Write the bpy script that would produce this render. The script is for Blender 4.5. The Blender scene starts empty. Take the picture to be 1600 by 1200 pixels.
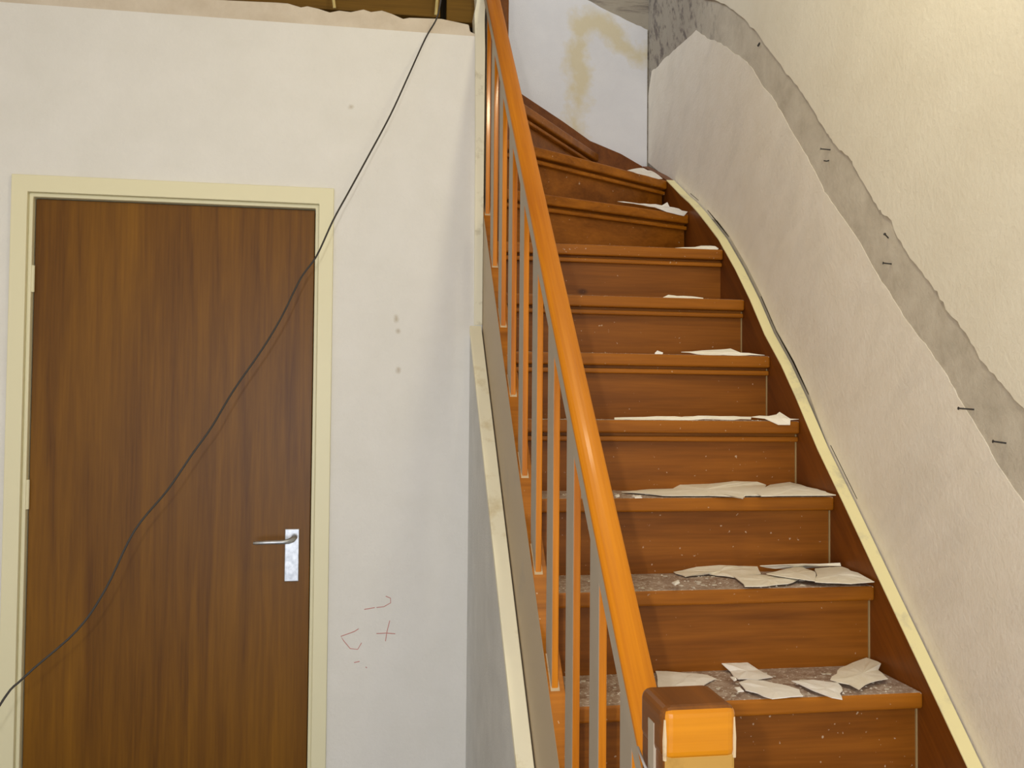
import bpy, bmesh, math, random
from mathutils import Vector, Matrix
random.seed(7)
S = bpy.context.scene
COL = S.collection
# ------------------------------------------------------------------ camera
cam_data = bpy.data.cameras.new('camera'); cam = bpy.data.objects.new('camera', cam_data); COL.objects.link(cam)
CX, CY, CZ, YAW, PITCH, ROLL, F = -0.3132, -2.8249, 1.4233, 0.15645, 0.030777, 0.008641, 1444.0
cam_data.sensor_width = 36.0; cam_data.lens = F * 36.0 / 1600.0; cam_data.clip_start = 0.02
fw = Vector((math.sin(YAW) * math.cos(PITCH), math.cos(YAW) * math.cos(PITCH), math.sin(PITCH)))
r0 = Vector((math.cos(YAW), -math.sin(YAW), 0)); u0 = r0.cross(fw)
rr = math.cos(ROLL) * r0 + math.sin(ROLL) * u0; uu = -math.sin(ROLL) * r0 + math.cos(ROLL) * u0
M = Matrix((rr, uu, -fw)).transposed().to_4x4(); M.translation = (CX, CY, CZ); cam.matrix_world = M
S.camera = cam
# ------------------------------------------------------------------ world, lamps, exposure
S.view_settings.view_transform = 'Standard'; S.view_settings.look = 'None'
S.view_settings.exposure = 0.85; S.view_settings.gamma = 1.0; S.view_settings.use_curve_mapping = False
w = bpy.data.worlds.new('world'); S.world = w; w.use_nodes = True
w.node_tree.nodes['Background'].inputs[0].default_value = (0.95, 0.95, 1.0, 1)
w.node_tree.nodes['Background'].inputs[1].default_value = 0.62
def lamp(name, kind, loc, energy, col, aim=None, **kw):
    l = bpy.data.lights.new(name, kind); l.energy = energy; l.color = col
    for k, v in kw.items(): setattr(l, k, v)
    o = bpy.data.objects.new(name, l); COL.objects.link(o); o.location = loc
    if aim is not None: o.rotation_euler = (Vector(aim) - Vector(loc)).to_track_quat('-Z', 'Y').to_euler()
    return o
# the camera's own flash, left of and above the lens
lamp('flash', 'POINT', (CX - 0.075, CY + 0.01, CZ + 0.05), 22.0, (1.0, 0.97, 0.92), shadow_soft_size=0.012)
# warm bulb hanging in the hall, above the frame
lamp('hall_bulb', 'POINT', (0.26, -1.5, 2.85), 10.5, (1.0, 0.90, 0.62), shadow_soft_size=0.06)
# daylight of the front door behind the camera and of the landing window upstairs
lamp('front_door_daylight', 'AREA', (-0.9, -5.2, 1.1), 24.0, (0.80, 0.88, 1.0), aim=(-0.4, 0, 0.9), shape='RECTANGLE', size=1.0, size_y=1.9)
lamp('landing_daylight', 'AREA', (-0.55, 0.45, 4.6), 12.0, (0.78, 0.86, 1.0), aim=(0.5, 0.9, 2.9), shape='RECTANGLE', size=0.7, size_y=0.7)
# ------------------------------------------------------------------ materials
def mat(name):
    m = bpy.data.materials.new(name); m.use_nodes = True
    nt = m.node_tree; b = nt.nodes['Principled BSDF']
    return m, nt, b
def srgb(r, g, b):
    f = lambda c: (c / 255 / 12.92) if c / 255 <= 0.04045 else ((c / 255 + 0.055) / 1.055) ** 2.4
    return (f(r), f(g), f(b), 1)
def coords(nt, scale=(1, 1, 1), rot=(0, 0, 0)):
    t = nt.nodes.new('ShaderNodeTexCoord'); mp = nt.nodes.new('ShaderNodeMapping'); src = t.outputs['Object']
    if any(rot):
        m0 = nt.nodes.new('ShaderNodeMapping'); m0.inputs['Rotation'].default_value = rot; nt.links.new(src, m0.inputs[0]); src = m0.outputs[0]
    mp.inputs['Scale'].default_value = scale
    nt.links.new(src, mp.inputs[0]); return mp.outputs[0]
def noise(nt, vec, scale, detail=4, rough=0.55, dist=0.0):
    n = nt.nodes.new('ShaderNodeTexNoise'); n.inputs['Scale'].default_value = scale; n.inputs['Detail'].default_value = detail
    n.inputs['Roughness'].default_value = rough; n.inputs['Distortion'].default_value = dist
    nt.links.new(vec, n.inputs['Vector']); return n.outputs[0]
def ramp(nt, fac, stops):
    r = nt.nodes.new('ShaderNodeValToRGB'); e = r.color_ramp.elements
    while len(e) < len(stops): e.new(0.5)
    for k, (p, c) in enumerate(stops): e[k].position = p; e[k].color = c
    nt.links.new(fac, r.inputs[0]); return r.outputs[0]
def mix(nt, fac, a, b):
    m = nt.nodes.new('ShaderNodeMix'); m.data_type = 'RGBA'
    for sock, v in ((m.inputs[0], fac), (m.inputs[6], a), (m.inputs[7], b)):
        if hasattr(v, 'is_linked'): nt.links.new(v, sock)
        else: sock.default_value = v
    return m.outputs[2]
def math_(nt, op, a, b=None, c=None):
    m = nt.nodes.new('ShaderNodeMath'); m.operation = op
    for i, v in enumerate((a, b, c)):
        if v is None: continue
        if hasattr(v, 'is_linked'): nt.links.new(v, m.inputs[i])
        else: m.inputs[i].default_value = v
    return m.outputs[0]
def bump(nt, b, h, strength, dist=0.002):
    n = nt.nodes.new('ShaderNodeBump'); n.inputs['Strength'].default_value = strength; n.inputs['Distance'].default_value = dist
    nt.links.new(h, n.inputs['Height']); nt.links.new(n.outputs[0], b.inputs['Normal'])
def wood(name, dark, light, grain_axis, rough=0.35, fine=1.0, coat=0.0, contrast=(0.37, 0.63), spec=0.28, knots=False, specks=False, rot=(0, 0, 0)):
    m, nt, b = mat(name)
    sc = [26.0 * fine] * 3; sc[grain_axis] = 1.3
    v = coords(nt, sc, rot); n1 = noise(nt, v, 1.0, 5, 0.6, 0.6)
    sc2 = [7.0] * 3; sc2[grain_axis] = 0.8
    n2 = noise(nt, coords(nt, sc2, rot), 1.0, 3, 0.5, 0.4)
    sc3 = [150.0] * 3; sc3[grain_axis] = 6.0
    n3 = noise(nt, coords(nt, sc3, rot), 1.0, 2, 0.5)
    f = math_(nt, 'ADD', math_(nt, 'MULTIPLY', n1, 0.5), math_(nt, 'ADD', math_(nt, 'MULTIPLY', n2, 0.32), math_(nt, 'MULTIPLY', n3, 0.18)))
    c = ramp(nt, f, [(contrast[0], dark), (contrast[1], light)])
    if knots:
        ks = [4.2] * 3; ks[grain_axis] = 2.6
        vo = nt.nodes.new('ShaderNodeTexVoronoi'); vo.inputs['Scale'].default_value = 1.0; nt.links.new(coords(nt, ks), vo.inputs['Vector'])
        kf = ramp(nt, math_(nt, 'ADD', vo.outputs['Distance'], math_(nt, 'MULTIPLY', n1, 0.05)), [(0.055, (1, 1, 1, 1)), (0.085, (0, 0, 0, 1))])
        c = mix(nt, math_(nt, 'MULTIPLY', kf, 0.75), c, srgb(62, 30, 8))
    if specks:
        sk = ramp(nt, noise(nt, coords(nt), 95.0, 2, 0.5), [(0.725, (0, 0, 0, 1)), (0.76, (1, 1, 1, 1))])
        c = mix(nt, math_(nt, 'MULTIPLY', sk, 0.7), c, srgb(206, 184, 156))
    nt.links.new(c, b.inputs['Base Color']); b.inputs['Roughness'].default_value = rough
    b.inputs['Specular IOR Level'].default_value = spec
    if coat: b.inputs['Coat Weight'].default_value = coat; b.inputs['Coat Roughness'].default_value = 0.12
    bump(nt, b, n3, 0.12, 0.001)
    return m
def plaster(name, c1, c2, grain=260.0, bstr=0.35, mottling=6.0, dist=0.0018, rough=0.9):
    m, nt, b = mat(name); v = coords(nt)
    n = noise(nt, v, mottling, 5, 0.6); c = ramp(nt, n, [(0.35, c1), (0.68, c2)])
    nt.links.new(c, b.inputs['Base Color']); b.inputs['Roughness'].default_value = rough
    b.inputs['Specular IOR Level'].default_value = 0.25
    bump(nt, b, noise(nt, v, grain, 3, 0.6), bstr, dist)
    return m
def paint(name, c, rough=0.5, spec=0.4, wear=None, wscale=14.0):
    m, nt, b = mat(name); v = coords(nt)
    if wear:
        n = noise(nt, v, wscale, 6, 0.65); cc = ramp(nt, n, [(0.56, c), (0.72, wear)]); nt.links.new(cc, b.inputs['Base Color'])
    else: b.inputs['Base Color'].default_value = c
    b.inputs['Roughness'].default_value = rough; b.inputs['Specular IOR Level'].default_value = spec
    bump(nt, b, noise(nt, v, 90.0, 3), 0.1, 0.001)
    return m
def segdist(nt, x, z, p, q):
    """distance in the wall's plane from a point to the segment p-q"""
    dx, dz = q[0] - p[0], q[1] - p[1]; L = dx * dx + dz * dz
    ax = math_(nt, 'SUBTRACT', x, p[0]); az = math_(nt, 'SUBTRACT', z, p[1])
    t = math_(nt, 'DIVIDE', math_(nt, 'ADD', math_(nt, 'MULTIPLY', ax, dx), math_(nt, 'MULTIPLY', az, dz)), L)
    cl = nt.nodes.new('ShaderNodeClamp'); nt.links.new(t, cl.inputs[0]); t = cl.outputs[0]
    ex = math_(nt, 'SUBTRACT', ax, math_(nt, 'MULTIPLY', t, dx)); ez = math_(nt, 'SUBTRACT', az, math_(nt, 'MULTIPLY', t, dz))
    return math_(nt, 'SQRT', math_(nt, 'ADD', math_(nt, 'MULTIPLY', ex, ex), math_(nt, 'MULTIPLY', ez, ez)))
def stained(name, c1, c2, stain, segs, width, soft, wob=0.06, wscale=9.0, grain=240.0, strength=1.0):
    m = plaster(name, c1, c2, grain, 0.5, 6.0, 0.003); nt = m.node_tree; b = nt.nodes['Principled BSDF']
    base = b.inputs['Base Color'].links[0].from_socket
    v = coords(nt); s = nt.nodes.new('ShaderNodeSeparateXYZ'); nt.links.new(v, s.inputs[0])
    wn = noise(nt, v, wscale, 5, 0.6)
    d = None
    for p, q in segs:
        e = segdist(nt, s.outputs[0], s.outputs[2], p, q); d = e if d is None else math_(nt, 'MINIMUM', d, e)
    d = math_(nt, 'ADD', d, math_(nt, 'MULTIPLY', math_(nt, 'SUBTRACT', wn, 0.5), wob * 2))
    mr = nt.nodes.new('ShaderNodeMapRange'); mr.inputs['From Min'].default_value = width + soft; mr.inputs['From Max'].default_value = width - soft
    nt.links.new(d, mr.inputs[0])
    f = math_(nt, 'MULTIPLY', mr.outputs[0], strength)
    nt.links.new(mix(nt, f, base, stain), b.inputs['Base Color'])
    return m
STAIN = [((.645, 3.10), (.565, 3.08)), ((.575, 3.08), (.55, 2.95)), ((.55, 2.95), (.575, 2.82)), ((.575, 2.82), (.55, 2.69)),
         ((.55, 2.69), (.535, 2.60)), ((.645, 3.10), (.70, 3.06)), ((.70, 3.06), (.787, 2.985)), ((.787, 2.985), (.85, 2.965))]
SPOTS = [((-.226, 1.711), (-.2255, 1.70)), ((-.22, 1.668), (-.2195, 1.667)), ((-.218, 1.552), (-.2175, 1.545)), ((-.371, 2.347), (-.370, 2.347))]
M_wall = stained('white_wall_paint', srgb(226, 223, 216), srgb(231, 228, 222), srgb(168, 150, 118), SPOTS, 0.003, 0.007, wob=0.006, wscale=60, grain=85.0, strength=0.8)
M_stairwall = stained('stair_end_wall_paint', srgb(222, 220, 220), srgb(228, 226, 225), srgb(212, 192, 128), STAIN, 0.034, 0.030, wob=0.085, wscale=14, strength=0.6)
M_right_up = plaster('cream_right_plaster', srgb(222, 213, 190), srgb(228, 220, 198), 75.0, 0.5, 5.0, 0.003)
M_right_lo = plaster('beige_right_plaster', srgb(230, 220, 200), srgb(235, 226, 208), 80.0, 0.5, 12.0, 0.003)
def smears(m, col, strength):
    nt = m.node_tree; b = nt.nodes['Principled BSDF']; base = b.inputs['Base Color'].links[0].from_socket
    n = noise(nt, coords(nt, (1, 2.2, 6.0), (0.78, 0, 0)), 1.6, 5, 0.65, 0.5)
    k = ramp(nt, n, [(0.48, (0, 0, 0, 1)), (0.74, (1, 1, 1, 1))])
    nt.links.new(mix(nt, math_(nt, 'MULTIPLY', k, strength), base, col), b.inputs['Base Color'])
smears(M_right_lo, srgb(200, 192, 178), 0.3); smears(M_right_up, srgb(234, 226, 204), 0.3)
def scar_mat():
    m, nt, b = mat('grey_cement_scar'); v = coords(nt)
    n = noise(nt, v, 11.0, 6, 0.65, 0.3)
    c = ramp(nt, n, [(0.32, srgb(180, 170, 150)), (0.5, srgb(194, 184, 164)), (0.72, srgb(206, 197, 177))])
    st = noise(nt, coords(nt, (1, 14, 7), (0.5, 0, 0)), 1.8, 6, 0.7)
    s = nt.nodes.new('ShaderNodeSeparateXYZ'); nt.links.new(v, s.inputs[0])
    far = nt.nodes.new('ShaderNodeMapRange'); far.inputs['From Min'].default_value = 0.1; far.inputs['From Max'].default_value = 0.5
    nt.links.new(s.outputs[1], far.inputs[0])
    k = ramp(nt, st, [(0.5, (0, 0, 0, 1)), (0.62, (1, 1, 1, 1))])
    c = mix(nt, math_(nt, 'MULTIPLY', far.outputs[0], 0.75), c, srgb(150, 140, 124))
    c2 = mix(nt, math_(nt, 'MULTIPLY', k, far.outputs[0]), c, srgb(108, 98, 90))
    nt.links.new(c2, b.inputs['Base Color']); b.inputs['Roughness'].default_value = 0.95
    bump(nt, b, noise(nt, v, 55.0, 5, 0.7), 0.55, 0.004)
    return m
M_scar = scar_mat()
M_bare = plaster('bare_ceiling_plaster', srgb(204, 190, 170), srgb(218, 206, 188), 60.0, 0.6, 9.0, 0.004)
M_spandrel = plaster('grey_spandrel_render', srgb(206, 206, 205), srgb(218, 218, 217), 150.0, 0.7, 8.0, 0.003)
M_frame = paint('cream_frame_gloss', srgb(230, 223, 188), 0.45)
M_capyel = paint('cream_string_paint', srgb(240, 228, 172), 0.5, 0.4, srgb(205, 195, 160), 9.0)
M_ledge = paint('cream_ledge_paint', srgb(244, 236, 206), 0.5, 0.4, srgb(214, 196, 150), 7.0)
M_post = paint('corner_post_paint', srgb(234, 228, 204), 0.8, 0.3, srgb(190, 180, 150), 12.0)
M_taupe = paint('taupe_string_paint', srgb(184, 165, 138), 0.5, 0.4, srgb(172, 156, 136), 5.0)
M_slatgrey = paint('grey_slat_paint', srgb(164, 150, 132), 0.5, 0.4)
M_orange = wood('orange_varnished_wood', srgb(160, 88, 4), srgb(206, 126, 14), 2, 0.28, coat=0.25)
M_rail = wood('handrail_varnished_wood', srgb(164, 92, 1), srgb(196, 120, 3), 1, 0.42, fine=2.2, coat=0.06, rot=(-0.806, 0, 0))
M_newel = wood('newel_varnished_wood', srgb(166, 100, 4), srgb(194, 124, 16), 0, 0.3, fine=1.2, coat=0.2)
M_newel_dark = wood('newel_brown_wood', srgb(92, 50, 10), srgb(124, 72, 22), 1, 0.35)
M_worn = paint('worn_newel_wood', srgb(166, 126, 58), 0.7, 0.3, srgb(140, 104, 44))
M_tread = wood('stair_nosing_wood', srgb(128, 72, 8), srgb(176, 106, 22), 0, 0.4, fine=0.9, specks=True)
M_riser = wood('stair_riser_wood', srgb(108, 58, 6), srgb(152, 90, 22), 0, 0.42, fine=0.6, knots=True, specks=True)
M_strwood = wood('string_brown_wood', srgb(92, 46, 8), srgb(130, 72, 18), 1, 0.42, fine=0.6, rot=(-0.78, 0, 0))
M_string_dark = wood('old_dark_wood', srgb(66, 36, 14), srgb(96, 56, 22), 0, 0.45)
M_door = wood('teak_veneer', srgb(84, 48, 1), srgb(136, 90, 10), 2, 0.42, fine=1.1, contrast=(0.32, 0.69), spec=0.25)
M_joist = wood('ceiling_joist_wood', srgb(84, 58, 14), srgb(120, 88, 28), 0, 0.8)
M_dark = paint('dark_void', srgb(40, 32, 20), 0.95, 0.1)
M_flake = plaster('cream_paint_flake', srgb(240, 231, 208), srgb(247, 240, 222), 120.0, 0.3, 30.0)
M_flake_w = plaster('white_paint_flake', srgb(246, 241, 230), srgb(250, 247, 240), 120.0, 0.3, 30.0)
M_crumb = plaster('plaster_crumb', srgb(196, 186, 168), srgb(220, 212, 196), 120.0, 0.2, 30.0)
M_filler = paint('pale_foot_filler', srgb(188, 164, 130), 0.8, 0.2, srgb(150, 116, 74), 60.0)
M_bead = paint('pale_joint_filler', srgb(166, 140, 96), 0.8, 0.2)
M_floor = paint('grey_screed', srgb(120, 114, 104), 0.9, 0.2, srgb(140, 132, 120), 4.0)
M_cable = paint('black_cable_rubber', srgb(58, 54, 50), 0.6, 0.3)
M_oldcable = paint('old_cream_cable', srgb(196, 176, 116), 0.7, 0.3)
M_paleline = paint('pale_grey_line', srgb(178, 172, 172), 0.4, 0.5)
M_mark = paint('faded_red_crayon', srgb(202, 144, 136), 0.9, 0.1)
def metal():
    m, nt, b = mat('brushed_aluminium'); b.inputs['Metallic'].default_value = 0.85
    n = noise(nt, coords(nt), 60.0, 4); c = ramp(nt, n, [(0.35, srgb(176, 180, 186)), (0.7, srgb(214, 216, 220))])
    nt.links.new(c, b.inputs['Base Color']); b.inputs['Roughness'].default_value = 0.42; return m
M_alu = metal()
def dusty():
    m, nt, b = mat('dusty_tread_top'); v = coords(nt)
    n = noise(nt, v, 26.0, 6, 0.7); sp = noise(nt, v, 130.0, 3, 0.7)
    c = ramp(nt, n, [(0.35, srgb(136, 106, 84)), (0.55, srgb(172, 150, 132)), (0.72, srgb(200, 186, 172))])
    k = ramp(nt, sp, [(0.57, (0, 0, 0, 1)), (0.65, (1, 1, 1, 1))])
    nt.links.new(mix(nt, k, c, srgb(226, 218, 206)), b.inputs['Base Color']); b.inputs['Roughness'].default_value = 0.85
    bump(nt, b, sp, 0.4, 0.002); return m
M_dusty = dusty()
# ------------------------------------------------------------------ mesh helpers
class MB:
    def __init__(s): s.v = []; s.f = []; s.m = []
    def poly(s, pts, mi=0):
        n = len(s.v); s.v += [tuple(p) for p in pts]; s.f.append(tuple(range(n, n + len(pts)))); s.m.append(mi); return s
    def prism(s, pts, d, m_bot=0, m_top=0, m_side=0):
        """polygon pts (3-D) swept along vector d"""
        n = len(s.v); k = len(pts); s.v += [tuple(p) for p in pts]; s.v += [tuple(Vector(p) + Vector(d)) for p in pts]
        nrm = Vector((0, 0, 0))
        for i in range(k): nrm += Vector(pts[i]).cross(Vector(pts[(i + 1) % k]))
        flip = nrm.dot(Vector(d)) > 0
        a = tuple(range(n, n + k)); b = tuple(range(n + k, n + 2 * k))
        s.f.append(a[::-1] if flip else a); s.m.append(m_bot)
        s.f.append(b if flip else b[::-1]); s.m.append(m_top)
        for i in range(k):
            j = (i + 1) % k; q = (n + i, n + j, n + k + j, n + k + i)
            s.f.append(q if flip else q[::-1]); s.m.append(m_side[i] if isinstance(m_side, (list, tuple)) else m_side)
        return s
    def box(s, a, b, mats=None):
        x0, y0, z0 = a; x1, y1, z1 = b; n = len(s.v)
        s.v += [(x0, y0, z0), (x1, y0, z0), (x1, y1, z0), (x0, y1, z0), (x0, y0, z1), (x1, y0, z1), (x1, y1, z1), (x0, y1, z1)]
        # order: bottom, top, front(-y), right(+x), back(+y), left(-x)
        for i, f in enumerate(((0, 3, 2, 1), (4, 5, 6, 7), (0, 1, 5, 4), (1, 2, 6, 5), (2, 3, 7, 6), (3, 0, 4, 7))):
            s.f.append(tuple(n + q for q in f)); s.m.append(mats[i] if mats else 0)
        return s
    def tube(s, pts, r, k=8, cap=True):
        pts = [Vector(p) for p in pts]; n0 = len(s.v); N = len(pts)
        rad = r if isinstance(r, (list, tuple)) else [r] * N
        up = None
        for i, p in enumerate(pts):
            t = (pts[min(i + 1, N - 1)] - pts[max(i - 1, 0)]).normalized()
            if up is None: up = Vector((0, 0, 1)) if abs(t.z) < 0.9 else Vector((1, 0, 0))
            a = (up - t * up.dot(t)).normalized(); up = a; b = t.cross(a)
            for j in range(k):
                th = 2 * math.pi * j / k; s.v.append(tuple(p + (a * math.cos(th) + b * math.sin(th)) * rad[i]))
        for i in range(N - 1):
            for j in range(k):
                q = n0 + i * k + j; q2 = n0 + i * k + (j + 1) % k
                s.f.append((q, q2, q2 + k, q + k)); s.m.append(0)
        if cap:
            s.f.append(tuple(n0 + j for j in range(k))[::-1]); s.m.append(0)
            s.f.append(tuple(n0 + (N - 1) * k + j for j in range(k))); s.m.append(0)
        return s
def obj(name, mb, mats, parent=None, bevel=0.0, seg=2, smooth=False):
    """links a mesh given in room coordinates as one object; a child keeps its root's origin, a top-level one gets its own base"""
    if not isinstance(mats, (list, tuple)): mats = [mats]
    me = bpy.data.meshes.new(name)
    if parent is not None: o0 = parent_base(parent)
    else:
        xs = [v[0] for v in mb.v]; ys = [v[1] for v in mb.v]; zs = [v[2] for v in mb.v]
        o0 = Vector(((min(xs) + max(xs)) / 2, (min(ys) + max(ys)) / 2, min(zs)))
    keep = o0 if parent is not None or True else Vector()
    me.from_pydata([tuple(Vector(v) - keep) for v in mb.v], [], mb.f)
    for m in mats: me.materials.append(m)
    for p, i in zip(me.polygons, mb.m): p.material_index = i; p.use_smooth = smooth
    me.update()
    o = bpy.data.objects.new(name, me); COL.objects.link(o)
    if parent is not None: o.parent = parent
    else: o.location = o0
    if bevel:
        b = o.modifiers.new('bevel', 'BEVEL'); b.width = bevel; b.segments = seg; b.limit_method = 'ANGLE'; b.angle_limit = math.radians(40)
    return o
def parent_base(p):
    v = Vector(p.location)
    while p.parent is not None: p = p.parent; v = v + Vector(p.location)
    return v
def empty(name, loc):
    o = bpy.data.objects.new(name, None); COL.objects.link(o); o.location = loc; o.empty_display_size = 0.1; return o
def tag(o, label=None, cat=None, group=None, kind=None):
    if label: o['label'] = label
    if cat: o['category'] = cat
    if group: o['group'] = group
    if kind: o['kind'] = kind
    return o
def at_origin(o):
    """move a structure's origin to the room's origin, so that its material coordinates are room coordinates"""
    l = o.location.copy()
    for v in o.data.vertices: v.co += l
    o.location = (0, 0, 0); return o
def struct(name, mb, mats, parent=None, **kw):
    o = obj(name, mb, mats, parent, **kw)
    if parent is None: at_origin(o); o['kind'] = 'structure'
    return o
FZ = -0.073            # floor level
H = 0.185; G = 0.1831; Y0 = -0.5023; Z0 = 1.4067; WS = 0.834; WC = 0.869; B = 0.97
zk = lambda k: Z0 + k * H
ny = lambda k: Y0 + k * G
# ------------------------------------------------------------------ the setting
struct('floor', MB().box((-2.0, -5.6, FZ - 0.1), (1.0, 1.1, FZ)), M_floor)
ZT = 2.592
RAG = [(-0.840,2.651),(-0.766,2.649),(-0.693,2.651),(-0.599,2.654),(-0.562,2.654),(-0.524,2.645),(-0.505,2.650),(-0.473,2.645),(-0.438,2.636),(-0.410,2.644),(-0.375,2.642),(-0.337,2.653),(-0.314,2.647),(-0.281,2.654),(-0.251,2.646),(-0.216,2.633),(-0.197,2.638),(-0.147,2.640),(-0.098,2.642),(-0.012,2.630),(-0.008,2.608)]
DL, DR, DT = -1.265, -0.474, 2.03            # door leaf
wb = MB()
wb.box((-2.0, 0, FZ), (-1.29, 0.1, ZT)); wb.box((-0.45, 0, FZ), (0.0376, 0.1, ZT)); wb.box((-1.29, 0, DT + 0.03), (-0.45, 0.1, ZT))
wall_c = struct('wall_center', wb, M_wall)
pb = MB()
pts = [(-2.0, 0.004, ZT - 0.002)] + [(0.018, 0.004, ZT - 0.002), (0.018, 0.004, 2.600)] + [(x, 0.004, z) for x, z in RAG[::-1]] + [(-1.2, 0.004, 2.66), (-2.0, 0.004, 2.65)]
pb.prism(pts, (0, 0.09, 0))
struct('broken_plaster_edge', pb, M_bare, wall_c, bevel=0.004)
k = MB(); k.prism([(.012, -.006, 1.6915), (.038, -.006, 1.6915), (.038, -.006, 2.2), (.0385, -.006, 2.55), (.036, -.006, 2.64), (.0385, -.006, 2.72), (.038, -.006, 3.0), (.012, -.006, 3.0), (.006, -.006, 2.76), (.010, -.006, 2.70), (.003, -.006, 2.66), (.006, -.006, 2.60), (.010, -.006, 2.2)], (0, 0.06, 0))
struct('corner_post', k, M_post, wall_c, bevel=0.003)
STROKES = [[(-0.247,0.867),(-0.233,0.861),(-0.232,0.847),(-0.252,0.836),(-0.274,0.834)], [(-0.279,0.834),(-0.310,0.829)], [(-0.234,0.794),(-0.242,0.761),(-0.246,0.733)],
    [(-0.273,0.756),(-0.245,0.757),(-0.217,0.754)], [(-0.326,0.772),(-0.339,0.764),(-0.378,0.751),(-0.369,0.737),(-0.350,0.714),(-0.328,0.711),(-0.317,0.730)], [(-0.338,0.672),(-0.322,0.675)], [(-0.304,0.658),(-0.300,0.655)]]
sm = MB()
for s_ in STROKES: sm.tube([(x, 0.0, z) for x, z in s_], 0.0013, 5)
struct('crayon_scribble', sm, M_mark, wall_c)
# wall under the stair (spandrel) with its sloping cream ledge
LZ = lambda y: 1.69 + 1.035 * y
sp = MB(); sp.prism([(0, 0.0, FZ), (0, 0.0, LZ(0) - .02), (0, -1.65, LZ(-1.65) - .02), (0, -1.65, FZ)], (0.036, 0, 0))
wall_s = struct('wall_spandrel', sp, M_spandrel)
lm = MB(); lm.prism([(-0.0015, 0.0, LZ(0)), (-0.0015, -1.68, LZ(-1.68)), (-0.0015, -1.68, LZ(-1.68) - .022), (-0.0015, 0.0, LZ(0) - .022)], (0.0365, 0, 0))
struct('ledge_cap', lm, M_ledge, wall_s, bevel=0.002)
# right wall: cement base, with the two coats of plaster that are left on it
wr = struct('wall_right', MB().box((WC, -5.6, FZ), (WC + 0.1, B + 0.1, 5.2)), M_scar)
TOP = [(B, 3.215),(0.55,3.06),(0.38,2.965),(0.223,2.874),(0.10,2.805),(0.007,2.737),(-0.09,2.662),(-0.177,2.584),(-0.26,2.50),(-0.344,2.417),(-0.41,2.355),(-0.477,2.289),(-0.54,2.222),(-0.594,2.158),(-0.62,2.135),(-0.66,2.095),(-0.703,2.068),(-0.725,2.04),(-0.791,1.963),(-0.83,1.92),(-0.855,1.891),(-0.894,1.867),(-0.91,1.835),(-0.939,1.799),(-1.0,1.74),(-1.044,1.699),(-1.066,1.677),(-1.10,1.635),(-1.155,1.589),(-1.19,1.545),(-1.224,1.51),(-1.27,1.475),(-1.316,1.44),(-1.36,1.39),(-1.6,1.14),(-2.2,0.5),(-2.7,FZ)]
BOT = [(B,2.79),(0.965,2.80),(0.923,2.879),(0.85,2.868),(0.777,2.87),(0.67,2.858),(0.572,2.85),(0.389,2.835),(0.28,2.76),(0.151,2.693),(0.05,2.622),(-0.05,2.557),(-0.12,2.50),(-0.177,2.435),(-0.25,2.375),(-0.31,2.311),(-0.37,2.24),(-0.431,2.176),(-0.516,2.081),(-0.57,2.01),(-0.642,1.943),(-0.747,1.844),(-0.81,1.77),(-0.875,1.706),(-0.93,1.645),(-0.988,1.594),(-1.03,1.56),(-1.086,1.507),(-1.133,1.45),(-1.197,1.383),(-1.246,1.325),(-1.314,1.263),(-1.6,0.975),(-2.1,0.45),(-2.6,FZ)]
def ragged(pts, amp, n=4):
    out = []
    for (a, b), (c, d) in zip(pts, pts[1:]):
        for i in range(n):
            t = i / n; out.append((a + (c - a) * t + random.uniform(-amp, amp) * (i > 0), b + (d - b) * t + random.uniform(-amp, amp) * (i > 0)))
    out.append(pts[-1]); return out
up = MB(); T = ragged(TOP[:-3], 0.0035) + TOP[-3:]
up.prism([(0.8625, y, z) for y, z in T] + [(0.8625, -5.6, FZ), (0.8625, -5.6, 5.2), (0.8625, B, 5.2)], (WC - 0.8625, 0, 0))
struct('upper_plaster', up, M_right_up, wr)
CAP = [(-2.1,-0.15),(-1.196,0.752),(-1.07,0.877),(-1.025,0.921),(-0.957,0.988),(-0.86,1.084),(-0.729,1.214),(-0.60,1.339),(-0.48,1.472),(-0.39,1.565),(-0.281,1.66),(-0.176,1.775),(-0.062,1.885),(0.078,2.005),(0.18,2.075),(0.27,2.135),(0.36,2.19),(0.445,2.235),(0.53,2.285),(0.616,2.335),(0.70,2.375)]
lo = MB(); L = ragged(BOT[:-3], 0.0025) + BOT[-3:]
gap = [(y - .006, z + .011 if -.55 < y < .25 else z - .02) for y, z in CAP]
lo.prism([(0.8674, y, z) for y, z in L] + [(0.8674, -2.25, FZ)] + [(0.8674, y, z) for y, z in gap] + [(0.8674, B, 2.50)], (WC - 0.8674, 0, 0))
struct('lower_plaster', lo, M_right_lo, wr)
ck = MB()
for seg in ([6, 7], [8, 9, 10], [10, 11], [13, 14, 15], [16, 17]):
    pts = [CAP[i] for i in seg]; ck.tube([(0.8672, y - .004, z + .007) for y, z in pts], [0.0008] + [0.0022] * (len(pts) - 2) + [0.001], 5)
struct('crack', ck, M_dark, wr)
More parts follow.
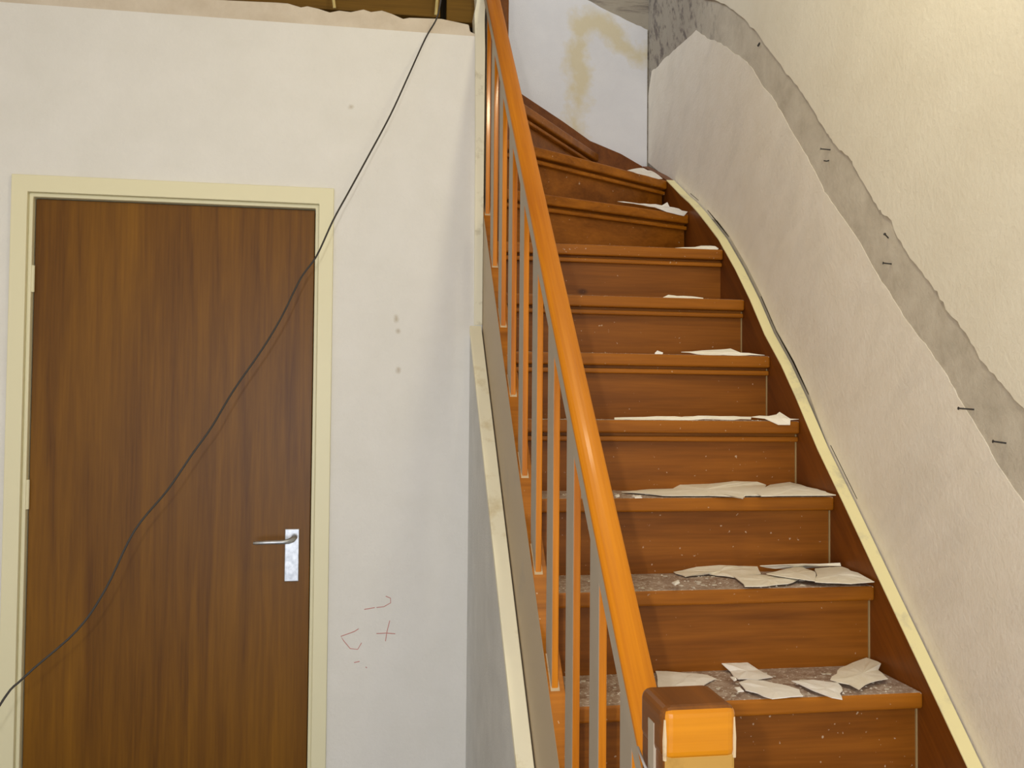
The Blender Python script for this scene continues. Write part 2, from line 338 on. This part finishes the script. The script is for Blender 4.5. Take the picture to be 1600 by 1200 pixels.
# end wall behind the winders
wf = struct('wall_far', MB().box((-2.0, B + .006, FZ), (WC, B + 0.1, 5.2)), M_scar)
fp = MB(); FB = ragged([(0.862, 3.075), (0.80, 3.098), (0.673, 3.149), (0.594, 3.185), (0.3, 3.36), (-0.3, 3.7), (-1.9, 4.6)], 0.002)
fp.prism([(x, B - 0.002, z) for x, z in FB] + [(-1.9, B - .002, 2.2), (0.862, B - .002, 2.2)], (0, 0.01, 0))
struct('end_wall_plaster', fp, M_stairwall, wf)
struct('wall_left', MB().box((-2.1, -5.6, FZ), (-2.0, 1.1, 5.2)), M_wall)
struct('ceiling', MB().box((-2.0, -5.6, 2.90), (0.0, 0.0, 3.0)), M_bare)
struct('ceiling_upper', MB().box((-2.0, -5.6, 5.2), (1.0, 1.1, 5.3)), M_stairwall)
# exposed joist boards above the broken plaster
jr = MB(); jr.box((-2.0, 0.045, 2.662), (-0.099, 0.09, 2.90)); t1 = struct('trim_1', jr, M_joist, bevel=0.003)
jl = MB(); jl.box((-0.079, 0.05, 2.655), (0.012, 0.09, 2.90)); struct('trim_2', jl, M_joist, bevel=0.003)
jd = MB(); jd.box((-2.0, 0.092, 2.55), (0.03, 0.1, 2.90)); struct('gap_shade_sheet', jd, M_dark)  # dark sheet that paints in the shade of the void behind the boards
# ------------------------------------------------------------------ door
dr = empty('door_1', ((DL + DR) / 2, 0, FZ)); dr['kind'] = 'structure'
fr = MB(); OL, OR, OT = -1.323, -0.417, 2.093
IL, IR, IT = DL - 0.014, DR + 0.014, DT + 0.014
fr.prism([(OL, -.012, FZ), (OL, -.012, OT), (OR, -.012, OT), (OR, -.012, FZ), (IR, -.012, FZ), (IR, -.012, IT), (IL, -.012, IT), (IL, -.012, FZ)], (0, 0.06, 0))
obj('door_frame', fr, M_frame, dr, bevel=0.002)
st = MB(); a, b_, c = DL - 0.003, DR + 0.003, DT + 0.003
st.prism([(IL, 0.002, FZ), (IL, 0.002, IT), (IR, 0.002, IT), (IR, 0.002, FZ), (b_, 0.002, FZ), (b_, 0.002, c), (a, 0.002, c), (a, 0.002, FZ)], (0, 0.05, 0))
obj('door_stop', st, M_frame, dr, bevel=0.003)
leaf = obj('door_leaf', MB().box((DL, 0.02, FZ + .006), (DR, 0.06, DT)), M_door, dr, bevel=0.0015)
for z0, z1 in ((1.758, 1.835), (1.135, 1.219)):
    obj('hinge', MB().tube([(DL - .003, 0.012, z0), (DL - .003, 0.012, (z0 + z1) / 2), (DL - .003, 0.012, z1)], 0.0065, 10), M_frame, dr, smooth=False)
pl = MB(); pl.box((-0.547, 0.014, 0.914), (-0.505, 0.021, 1.070)); plate = obj('handle_plate', pl, M_alu, dr, bevel=0.002)
lv = MB(); hx, hz = -0.519, 1.047
lv.tube([(hx, 0.018, hz), (hx, -0.006, hz), (hx - .003, -0.028, hz - .003), (hx - .012, -0.040, hz - .006), (hx - .03, -0.044, hz - .008), (hx - .06, -0.045, hz - .008), (hx - .09, -0.044, hz - .009), (hx - .112, -0.042, hz - .010)], [.009, .009, .0085, .0075, .0065, .006, .0058, .0045], 10)
obj('lever', lv, M_alu, plate, smooth=True)
kh = MB(); kh.tube([(-0.526, 0.0145, 0.935), (-0.526, 0.0125, 0.935)], 0.004, 8); obj('screw', kh, M_alu, plate)
# ------------------------------------------------------------------ staircase
st_ = empty('staircase', (0.45, -0.6, FZ))
tag(st_, 'varnished brown wooden stair, straight then winding up between the white and beige walls', 'staircase')
NOS = {}                    # nosing line of each step: inner and outer point
for k in range(-7, 4): NOS[k] = ((0.0685, ny(k) if k < 3 else 0.037), (WS, ny(k) if k < 3 else 0.037))
NOS[4] = ((0.10, 0.100), (WS, 0.366)); NOS[5] = ((0.10, 0.160), (WS, 0.613)); NOS[6] = ((0.10, 0.195), (0.643, 0.94))
NOS[7] = ((0.085, 0.205), (0.25, 0.94)); NOS[8] = ((-0.03, 0.205), (-0.03, 0.94)); NOS[9] = ((-0.22, 0.205), (-0.22, 0.94))
def back(k, d):
    (a, b) = (Vector(NOS[k][0]), Vector(NOS[k][1])); t = (b - a).normalized(); n = Vector((-t.y, t.x))
    return a + n * d, b + n * d
for k in range(-7, 9):
    zt = zk(k); zb = zk(k - 1) if k > -7 else FZ
    a, b = back(k, 0); c, d = back(k + 1, 0.042)
    P = [a, b]
    if k == 5: P += [Vector((WS, 0.94)), Vector((d.x, 0.94))]
    elif k > 5: d.y = 0.94; P += [d]
    else: P += [d]
    P += [c]
    t = MB(); t.prism([(p.x, p.y, zt - 0.034) for p in P], (0, 0, 0.034), 0, 1, 0)
    obj('tread', t, [M_tread, M_dusty], st_, bevel=0.006, seg=3)
    a, b = back(k, 0.026); c, d = back(k, 0.041)
    r = MB(); r.prism([(a.x, a.y, zb - (.034 if k > -7 else 0)), (b.x, b.y, zb - (.034 if k > -7 else 0)), (d.x, d.y, zb - (.034 if k > -7 else 0)), (c.x, c.y, zb - (.034 if k > -7 else 0))], (0, 0, zt - zb - (0 if k > -7 else .034)))
    obj('riser', r, M_riser, st_)
    if k >= 0:
        a, b = back(k, 0.009); c, d = back(k, 0.027)
        q = MB(); q.prism([(p.x, p.y, zt - 0.056) for p in (a, b, d, c)], (0, 0, 0.014)); obj('moulding', q, M_tread, st_, bevel=0.004)
    if k <= 3:
        e = MB(); e.box((WS - .003, ny(k) + .022, zb + .002), (WS, ny(k) + .026, zt - .036)); obj('joint_bead', e, M_bead, st_)
# wall string with its cream painted edge
ws = MB(); low = [(y + .06, z - .50) for y, z in CAP] 
SC = [(-1.95, 0.0)] + CAP[1:]
# built as one quad strip, so that the long face stays flat and closed
QS = [(y, z - .002, max(z - .55, FZ)) for y, z in SC] + [(0.94, 2.474, 1.90)]
for (ya, ta, ba), (yb, tb, bb) in zip(QS, QS[1:]):
    n = len(ws.v); ws.v += [(WS + dx, y, z) for dx in (0, .030) for y, z in ((ya, ba), (yb, bb), (yb, tb), (ya, ta))]
    ws.f += [(n + 3, n + 2, n + 1, n), (n + 4, n + 5, n + 6, n + 7), (n + 3, n + 7, n + 6, n + 2), (n, n + 1, n + 5, n + 4)]; ws.m += [0] * 4
n = len(ws.v); ya, ta, ba = QS[0]; ws.v += [(WS, ya, ba), (WS + .03, ya, ba), (WS + .03, ya, ta), (WS, ya, ta)]; ws.f.append((n, n + 1, n + 2, n + 3)); ws.m.append(0)
wstr = obj('wall_string', ws, M_strwood, st_)
ce = MB(); C2 = [p for p in SC if p[0] < 0.65]
ce.prism([(WS - .0015, y, z - .004) for y, z in C2] + [(WS - .0015, y, z) for y, z in C2[::-1]], (0.0305, 0, 0))
obj('painted_edge', ce, M_capyel, wstr)
bs = MB(); BS = [(WS, 2.474), (0.739, 2.523), (0.605, 2.571), (0.489, 2.646), (0.313, 2.751), (0.1, 2.90), (-0.3, 3.2), (-0.3, 2.6), (0.3, 2.2), (WS, 2.15)]
bs.prism([(x, 0.94, z) for x, z in BS], (0, 0.028, 0)); obj('end_string', bs, M_strwood, st_, bevel=0.002)
# outer string, painted taupe towards the hall
SZ = lambda y: 1.504 + 1.06 * (y + .5)
os_ = MB(); os_.prism([(0.0385, 0.10, SZ(0.10)), (0.0385, -1.80, SZ(-1.80)), (0.0385, -1.80, SZ(-1.80) - .40), (0.0385, 0.10, SZ(0.10) - .40)], (0.032, 0, 0), 0, 1, [1, 1, 1, 1])
# the swept face that looks to the hall is the first polygon
obj('outer_string', os_, [M_taupe, M_tread], st_, bevel=0.0015)
# handrail: rounded top, hall side painted taupe
RZ = lambda y: 2.254 + 1.042 * (y + .5)
prof = [(0.029, -.046), (0.029, -.010)] + [(0.0505 - 0.0215 * math.cos(math.pi * q / 10) , -.010 + .011 * math.sin(math.pi * q / 10) ** .8) for q in range(1, 10)] + [(0.072, -.010), (0.072, -.046), (0.066, -.050), (0.035, -.050)]
rl = MB(); y0, y1 = -1.79, 0.16
rl.prism([(x, y0, RZ(y0) + z) for x, z in prof], (0, y1 - y0, RZ(y1) - RZ(y0)), 0, 0, [1] + [0] * (len(prof) - 2) + [1])
hr = obj('handrail', rl, [M_rail, M_slatgrey], st_)
# slats standing on the treads
for k in range(-4, 7):
    yf = -0.895 + 0.1795 * (k - 1); yb = yf + 0.060
    if yb > 0.08: continue
    sl = MB(); x0, x1 = 0.0445, 0.0580
    sl.prism([(x0, yf, SZ(yf) - .004), (x0, yb, SZ(yb) - .004), (x0, yb, RZ(yb) - .035), (x0, yf, RZ(yf) - .035)], (x1 - x0, 0, 0), 1, 0, 0)
    o = obj('baluster', sl, [M_orange, M_slatgrey], st_, bevel=0.0025)
    ft = MB(); ft.prism([(0.0425, yf - .003, SZ(yf - .003) - .001), (0.0425, yf + .05, SZ(yf + .05) - .001), (0.0602, yf + .05, SZ(yf + .05) - .001), (0.0602, yf - .003, SZ(yf - .003) - .001)], (0, 0, 0.0028))
    obj('foot_filler', ft, M_filler, o)
# newel posts
nx0, nx1, nyf, nyb = 0.003, 0.087, -1.87, -1.785
nw = MB(); nw.box((nx0 + .002, nyf + .002, FZ), (nx1 - .002, nyb - .002, 1.06))
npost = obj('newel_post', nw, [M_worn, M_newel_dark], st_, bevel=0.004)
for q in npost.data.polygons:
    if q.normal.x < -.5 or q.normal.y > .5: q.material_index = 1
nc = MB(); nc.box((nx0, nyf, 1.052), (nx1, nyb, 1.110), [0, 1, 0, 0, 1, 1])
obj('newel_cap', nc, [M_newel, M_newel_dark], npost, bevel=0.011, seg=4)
for ex in (nx0 + .0032, nx1 - .0032):
    we = MB(); we.tube([(ex, nyf + .0032, 1.054), (ex, nyf + .0032, 1.075), (ex, nyf + .0034, 1.097)], [.0022, .0026, .0012], 6); obj('worn_edge', we, M_filler, npost)
pp = MB(); pp.box((nx0 - .0008, nyf + .030, 0.4), (nx0 + .004, nyf + .050, 1.085)); obj('paint_strip', pp, M_slatgrey, npost)
iw = MB(); iw.box((0.052, 0.10, FZ + 1.2), (0.128, 0.20, 3.55)); obj('inner_newel', iw, [M_newel_dark], st_, bevel=0.006)
# ------------------------------------------------------------------ nails left in the scar of the right wall
NAILS = [((0.869, -0.603, 2.112), 'bent dark nail with a smaller stub, topmost in the grey scar', (-.022, .010, .004)),
         ((0.869, -0.870, 1.832), 'short dark nail in the scar, upper of a close pair', (-.016, -.012, .006)),
         ((0.869, -0.883, 1.770), 'short dark nail in the scar, lower of a close pair', (-.018, .004, .002)),
         ((0.869, -1.169, 1.437), 'longest dark nail sticking out near the low end of the scar', (-.030, .004, .002)),
         ((0.869, -1.261, 1.374), 'dark nail lowest and nearest in the grey scar', (-.022, .006, .003))]
for p, lab, dv in NAILS:
    n = MB(); p = Vector(p); q = p + Vector(dv)
    n.tube([p, p + (q - p) * .5, q], 0.0016, 6); d = (q - p).normalized(); n.tube([q, q + d * .0012], 0.0032, 8)
    tag(obj('nail', n, M_cable), lab, 'nail', 'nails left in the wall scar')
hk = MB(); hk.tube([(.869, -.596, 2.086), (.864, -.592, 2.085), (.858, -.588, 2.087)], .0016, 6); tag(obj('nail', hk, M_cable), 'tiny nail stub just under the topmost bent nail', 'nail', 'nails left in the wall scar')
hk = MB(); hk.tube([(.869, -.167, 2.566), (.866, -.167, 2.562), (.862, -.168, 2.556)], .003, 6); tag(obj('wall_plug', hk, M_cable), 'dark wall plug alone in the upper curve of the grey scar', 'plug')
# ------------------------------------------------------------------ cables
CAB = [(-1.045, -0.8, 0.808), (-0.998, -0.78, 0.872), (-0.91, -0.74, 0.955), (-0.859, -0.72, 1.038), (-0.808, -0.7, 1.158), (-0.748, -0.66, 1.244), (-0.701, -0.64, 1.322), (-0.663, -0.62, 1.383), (-0.621, -0.58, 1.469), (-0.56, -0.55, 1.57), (-0.519, -0.52, 1.651), (-0.478, -0.48, 1.752), (-0.441, -0.46, 1.813), (-0.403, -0.43, 1.91), (-0.365, -0.4, 1.993), (-0.317, -0.35, 2.101), (-0.258, -0.3, 2.233), (-0.205, -0.24, 2.373), (-0.157, -0.17, 2.505), (-0.121, -0.1, 2.594), (-0.106, -0.05, 2.665), (-0.099, 0.0, 2.722), (-0.089, 0.06, 2.76)]
def spline(P, n=5):
    P = [Vector(p) for p in P]; out = []
    for i in range(len(P) - 1):
        a, b, c, d = P[max(i - 1, 0)], P[i], P[i + 1], P[min(i + 2, len(P) - 1)]
        for j in range(n):
            t = j / n; out.append(0.5 * ((2 * b) + (c - a) * t + (2 * a - 5 * b + 4 * c - d) * t * t + (3 * b - a - 3 * c + d) * t ** 3))
    out.append(P[-1]); return out
LOWC = [(-1.9, -1.25, FZ + .004), (-1.6, -1.15, FZ + .006), (-1.38, -0.95, 0.16), (-1.2, -0.85, 0.50)]
cb = MB(); cb.tube(spline(LOWC + CAB), 0.0025, 6)
tag(obj('hanging_cable', cb, M_cable, smooth=True), 'thin dark cable slanting across the door from the open ceiling', 'cable')
oc = MB(); oc.tube(spline([(-0.096, 0.03, 2.9), (-0.104, 0.02, 2.80), (-0.112, 0.01, 2.70), (-0.116, 0.005, 2.652)]), 0.005, 7)
tag(obj('old_cable', oc, M_oldcable, smooth=True), 'short yellowed cable stub in the joist gap beside the dark cable', 'cable')
oc = MB(); oc.tube(spline([(-0.428, 0.03, 2.9), (-0.432, 0.02, 2.78), (-0.430, 0.012, 2.70), (-0.424, 0.006, 2.650)]), 0.005, 7)
tag(obj('old_cable', oc, M_oldcable, smooth=True), 'yellowed cable stub in the joist gap farther from the stair', 'cable')
pline = MB(); pline.tube([(0.0005, -1.787, 1.040), (-0.002, -1.82, 1.033), (-0.0035, -1.86, 1.025), (-0.005, -1.90, 1.012), (-0.012, -1.97, 0.97)], 0.0016, 6)  # thin pale line slanting down along the side of the newel
tag(obj('pale_line', pline, M_paleline, smooth=True), 'thin pale line running down beside the newel post', 'pale_line')
# ------------------------------------------------------------------ fallen paint flakes
FL = {'A0': [(0.325, -0.844, 0.855), (0.372, -0.86, 0.855), (0.428, -0.887, 0.855), (0.436, -0.917, 0.855), (0.383, -0.973, 0.855), (0.29, -0.972, 0.855)],
 'A1': [(0.479, -0.842, 0.866), (0.54, -0.842, 0.866), (0.555, -0.87, 0.856), (0.562, -0.924, 0.856), (0.521, -0.937, 0.856), (0.481, -0.928, 0.856), (0.488, -0.87, 0.856)],
 'A2': [(0.47, -0.96, 0.858), (0.497, -0.942, 0.858), (0.527, -0.953, 0.858), (0.56, -0.992, 0.858), (0.574, -1.024, 0.858), (0.562, -1.065, 0.858), (0.492, -1.074, 0.858), (0.478, -1.035, 0.858), (0.462, -1.013, 0.858)],
 'A3': [(0.585, -0.966, 0.859), (0.634, -0.965, 0.859), (0.676, -0.992, 0.859), (0.659, -1.043, 0.859), (0.643, -1.061, 0.859), (0.628, -1.099, 0.859), (0.613, -1.085, 0.859), (0.598, -1.036, 0.859)],
 'A4': [(0.734, -0.894, 0.861), (0.826, -0.845, 0.868), (0.826, -0.905, 0.871), (0.811, -0.919, 0.861), (0.795, -0.984, 0.861), (0.742, -1.005, 0.861), (0.692, -1.049, 0.861), (0.691, -1.012, 0.861), (0.668, -0.975, 0.861)],
 'A5': [(0.462, -0.932, 0.862), (0.474, -0.93, 0.862), (0.468, -0.954, 0.862), (0.459, -0.96, 0.862)],
 'A6': [(0.439, -1.011, 0.864), (0.451, -1.01, 0.864), (0.448, -1.038, 0.864), (0.435, -1.039, 0.864)],
 'B0': [(0.427, -0.666, 1.04), (0.491, -0.659, 1.05), (0.546, -0.659, 1.053), (0.644, -0.659, 1.048), (0.629, -0.713, 1.04), (0.575, -0.744, 1.04), (0.545, -0.752, 1.04), (0.503, -0.699, 1.04), (0.434, -0.728, 1.04)],
 'B1': [(0.545, -0.752, 1.042), (0.619, -0.736, 1.042), (0.668, -0.777, 1.042), (0.682, -0.802, 1.042), (0.631, -0.853, 1.042), (0.552, -0.876, 1.042), (0.52, -0.873, 1.042)],
 'B2': [(0.649, -0.659, 1.05), (0.826, -0.727, 1.065), (0.826, -0.731, 1.059), (0.793, -0.664, 1.044), (0.688, -0.666, 1.044)],
 'B3': [(0.781, -0.688, 1.046), (0.826, -0.735, 1.057), (0.826, -0.826, 1.053), (0.826, -0.879, 1.047), (0.764, -0.889, 1.046), (0.693, -0.859, 1.046), (0.748, -0.76, 1.046)],
 'B4': [(0.623, -0.758, 1.048), (0.753, -0.659, 1.048), (0.75, -0.748, 1.048), (0.693, -0.859, 1.048), (0.652, -0.809, 1.048)],
 'B5': [(0.358, -0.855, 1.05), (0.383, -0.825, 1.05), (0.376, -0.857, 1.05), (0.354, -0.887, 1.05)],
 'C0': [(0.324, -0.567, 1.225), (0.42, -0.492, 1.225), (0.489, -0.476, 1.225), (0.509, -0.476, 1.235), (0.589, -0.476, 1.237), (0.659, -0.476, 1.244), (0.725, -0.476, 1.242), (0.75, -0.476, 1.234), (0.65, -0.687, 1.225), (0.598, -0.684, 1.225), (0.562, -0.765, 1.225), (0.56, -0.705, 1.225), (0.511, -0.678, 1.225), (0.395, -0.671, 1.225), (0.361, -0.605, 1.225)],
 'C1': [(0.645, -0.646, 1.228), (0.761, -0.476, 1.234), (0.817, -0.476, 1.241), (0.826, -0.541, 1.236), (0.826, -0.629, 1.232), (0.821, -0.716, 1.228), (0.694, -0.723, 1.228), (0.621, -0.732, 1.228)],
 'C2': [(0.261, -0.729, 1.231), (0.28, -0.698, 1.231), (0.267, -0.753, 1.231), (0.253, -0.774, 1.231)],
 'C3': [(0.288, -0.778, 1.234), (0.315, -0.766, 1.234), (0.301, -0.818, 1.234), (0.283, -0.822, 1.234)],
 'D0': [(0.699, -0.493, 1.416), (0.776, -0.482, 1.423), (0.789, -0.472, 1.43), (0.807, -0.499, 1.412), (0.838, -0.501, 1.411), (0.805, -0.504, 1.409), (0.803, -0.507, 1.396), (0.77, -0.507, 1.396), (0.735, -0.5, 1.412)],
 'D1': [(0.327, -0.484, 1.411), (0.421, -0.478, 1.414), (0.515, -0.478, 1.414), (0.612, -0.473, 1.417), (0.708, -0.474, 1.416), (0.702, -0.486, 1.41), (0.606, -0.487, 1.409), (0.464, -0.491, 1.407), (0.325, -0.492, 1.406)],
 'E0': [(0.573, -0.299, 1.599), (0.707, -0.282, 1.61), (0.73, -0.277, 1.613), (0.753, -0.297, 1.6), (0.822, -0.306, 1.594), (0.655, -0.309, 1.59), (0.62, -0.308, 1.593)],
 'E1': [(0.492, -0.307, 1.594), (0.502, -0.299, 1.602), (0.517, -0.305, 1.596), (0.514, -0.309, 1.589), (0.494, -0.309, 1.588)],
 'F0': [(0.568, -0.126, 1.773), (0.595, -0.117, 1.786), (0.641, -0.119, 1.784), (0.673, -0.119, 1.783), (0.704, -0.124, 1.779), (0.704, -0.126, 1.776), (0.568, -0.126, 1.772)],
 'G0': [(0.677, 0.059, 1.964), (0.802, 0.073, 1.978), (0.819, 0.072, 1.977), (0.828, 0.064, 1.968), (0.82, 0.058, 1.962), (0.731, 0.057, 1.961)],
 'H0': [(0.535, 0.254, 2.155), (0.644, 0.293, 2.161), (0.735, 0.326, 2.165), (0.739, 0.328, 2.178), (0.748, 0.331, 2.163), (0.864, 0.373, 2.158), (0.81, 0.354, 2.137), (0.713, 0.318, 2.148), (0.61, 0.281, 2.155)],
 'I0': [(0.64, 0.494, 2.331), (0.7, 0.531, 2.353), (0.771, 0.575, 2.351), (0.813, 0.602, 2.335), (0.751, 0.563, 2.325)]}
LAB = {
 'A0': ('plain white paint flake lying just behind the newel post', 1), 'A1': ('white flake against the riser on the lowest dusty tread, beside the newel flake', 1),
 'A2': ('long white flake at the middle front of the lowest dusty tread', 1), 'A3': ('narrow pointed flake overhanging the front of the lowest dusty tread', 1),
 'A4': ('largest beige flake at the wall end of the lowest dusty tread', 0), 'A5': ('tiny upper crumb of paint between the white flakes, lowest dusty tread', 1), 'A6': ('tiny lower crumb of paint by the middle white flake, lowest dusty tread', 1),
 'B0': ('broad cream flake curling off the riser, second dusty tread', 0), 'B1': ('cream flake lying along the middle front edge of the second dusty tread', 0),
 'B2': ('long thin flake leaning up behind the pile, second dusty tread', 0), 'B3': ('cream flake at the wall end of the second dusty tread', 0),
 'B4': ('crumpled greyish flake in the heart of the pile, second dusty tread', 0), 'B5': ('small white curl alone in the dust, second dusty tread', 1),
 'C0': ('widest ragged cream flake covering most of the third dusty tread', 0), 'C1': ('cream flake tapering to the wall end of the third dusty tread', 0),
 'C2': ('tiny paint chip nearest the handrail on the third dusty tread', 1), 'C3': ('small chip before the widest flake on the third dusty tread', 1),
 'D0': ('jagged cream flake hanging over the nosing at eye level', 0), 'D1': ('long low line of peeled paint along the eye-level nosing', 0),
 'E0': ('flat cream flake curling over the first nosing above eye level', 0), 'E1': ('little lump of paint alone on the first nosing above eye level', 1),
 'F0': ('low crumbly flake on the second nosing above eye level', 0), 'G0': ('slim flake at the wall end of the third nosing above eye level', 0),
 'H0': ('long drooping flake over the first slanted winder nosing', 1), 'I0': ('pale flake at the wall end of the second slanted winder nosing', 1)}
def flake(name, P, m):
    P = [Vector(p) for p in P]; n = len(P)
    c = sum(P, Vector()) / n
    nr = Vector()
    for i in range(n): nr += (P[i] - c).cross(P[(i + 1) % n] - c)
    nr.normalize()
    if nr.z < 0: P = P[::-1]; nr = -nr
    rim = []
    for i in range(n):                       # torn edge between the corners
        a, b = P[i], P[(i + 1) % n]; L_ = (b - a).length
        rim.append(a); s = max(1, min(4, int(L_ / 0.02)))
        t = (b - a).normalized().cross(nr)
        for j in range(1, s): rim.append(a.lerp(b, j / s) + t * random.uniform(-.0035, .0035))
    k = len(rim); mb = MB(); th = nr * 0.0016
    mid = [c.lerp(p, 0.55) + nr * random.uniform(0, .003) for p in rim]
    top = [p + th for p in rim]; mt = [p + th for p in mid]
    mb.v = [tuple(p) for p in rim + mid + [c + nr * .002] + top + mt + [c + nr * .002 + th]]
    o2 = 2 * k + 1
    for i in range(k):
        j = (i + 1) % k
        mb.f += [(o2 + i, o2 + j, o2 + k + j, o2 + k + i), (o2 + k + i, o2 + k + j, o2 + 2 * k), (j, i, k + i, k + j), (k + j, k + i, 2 * k), (i, j, o2 + j, o2 + i)]
    mb.m = [0] * len(mb.f)
    return obj(name, mb, m)
for key, P in FL.items():
    lab, white = LAB[key]
    tag(flake('paint_flake', [(min(x, .831), y, z) for x, y, z in P], M_flake_w if white else M_flake), lab, 'paint flake', 'fallen paint flakes on the stair treads')
tag(flake('paint_flake', [(0.72, -1.035, 0.670), (0.745, -1.033, 0.678), (0.81, -1.033, 0.674), (0.83, -1.06, 0.670), (0.78, -1.12, 0.670), (0.71, -1.10, 0.670)], M_flake), 'cream flake on the step below the lowest dusty tread, cut by the frame', 'paint flake', 'fallen paint flakes on the stair treads')
# crumbs nobody could count
cr = MB(); rnd = random.Random(3)
def crumb(x, y, z, s):
    n = len(cr.v); a = rnd.uniform(0, 6.28)
    cr.v += [(x + s * math.cos(a + q * 2.1), y + s * math.sin(a + q * 2.1), z) for q in range(3)] + [(x, y, z + s * rnd.uniform(.4, .9))]
    cr.f += [(n, n + 1, n + 3), (n + 1, n + 2, n + 3), (n + 2, n, n + 3), (n + 2, n + 1, n)]; cr.m += [0] * 4
for k, cnt in ((-4, 60), (-3, 170), (-2, 170), (-1, 120), (0, 140), (1, 60), (2, 50), (3, 30)):
    for i in range(cnt):
        x = rnd.uniform(0.10, 0.82); y = ny(k) + (rnd.uniform(.008, .19) if k < 0 else rnd.uniform(.006, .05))
        crumb(x, y, zk(k) - .0005, rnd.choice((.0012, .0018, .0025, .004)) * (1 if k > -3 else 1.1))
for k, cnt in ((-4, 10), (-3, 26), (-2, 30), (-1, 16)):
    for i in range(cnt):
        x = rnd.uniform(0.12, 0.81); y = ny(k) + rnd.uniform(.02, .185); s = rnd.uniform(.004, .010); a = rnd.uniform(0, 6.28); n = len(cr.v); m_ = rnd.randint(4, 6); z = zk(k)
        rad = [s * rnd.uniform(.45, 1.1) for q in range(m_)]
        cr.v += [(x + rad[q] * math.cos(a + q * 6.283 / m_), y + rad[q] * math.sin(a + q * 6.283 / m_), z + .0002) for q in range(m_)] + [(x + rad[q] * .9 * math.cos(a + q * 6.283 / m_), y + rad[q] * .9 * math.sin(a + q * 6.283 / m_), z + .0016) for q in range(m_)]
        cr.f += [tuple(n + m_ + q for q in range(m_))] + [(n + q, n + (q + 1) % m_, n + m_ + (q + 1) % m_, n + m_ + q) for q in range(m_)]; cr.m += [0] * (m_ + 1)
tag(obj('plaster_crumbs', cr, M_crumb), 'pale plaster crumbs scattered over the dusty stair treads', 'crumbs', kind='stuff')
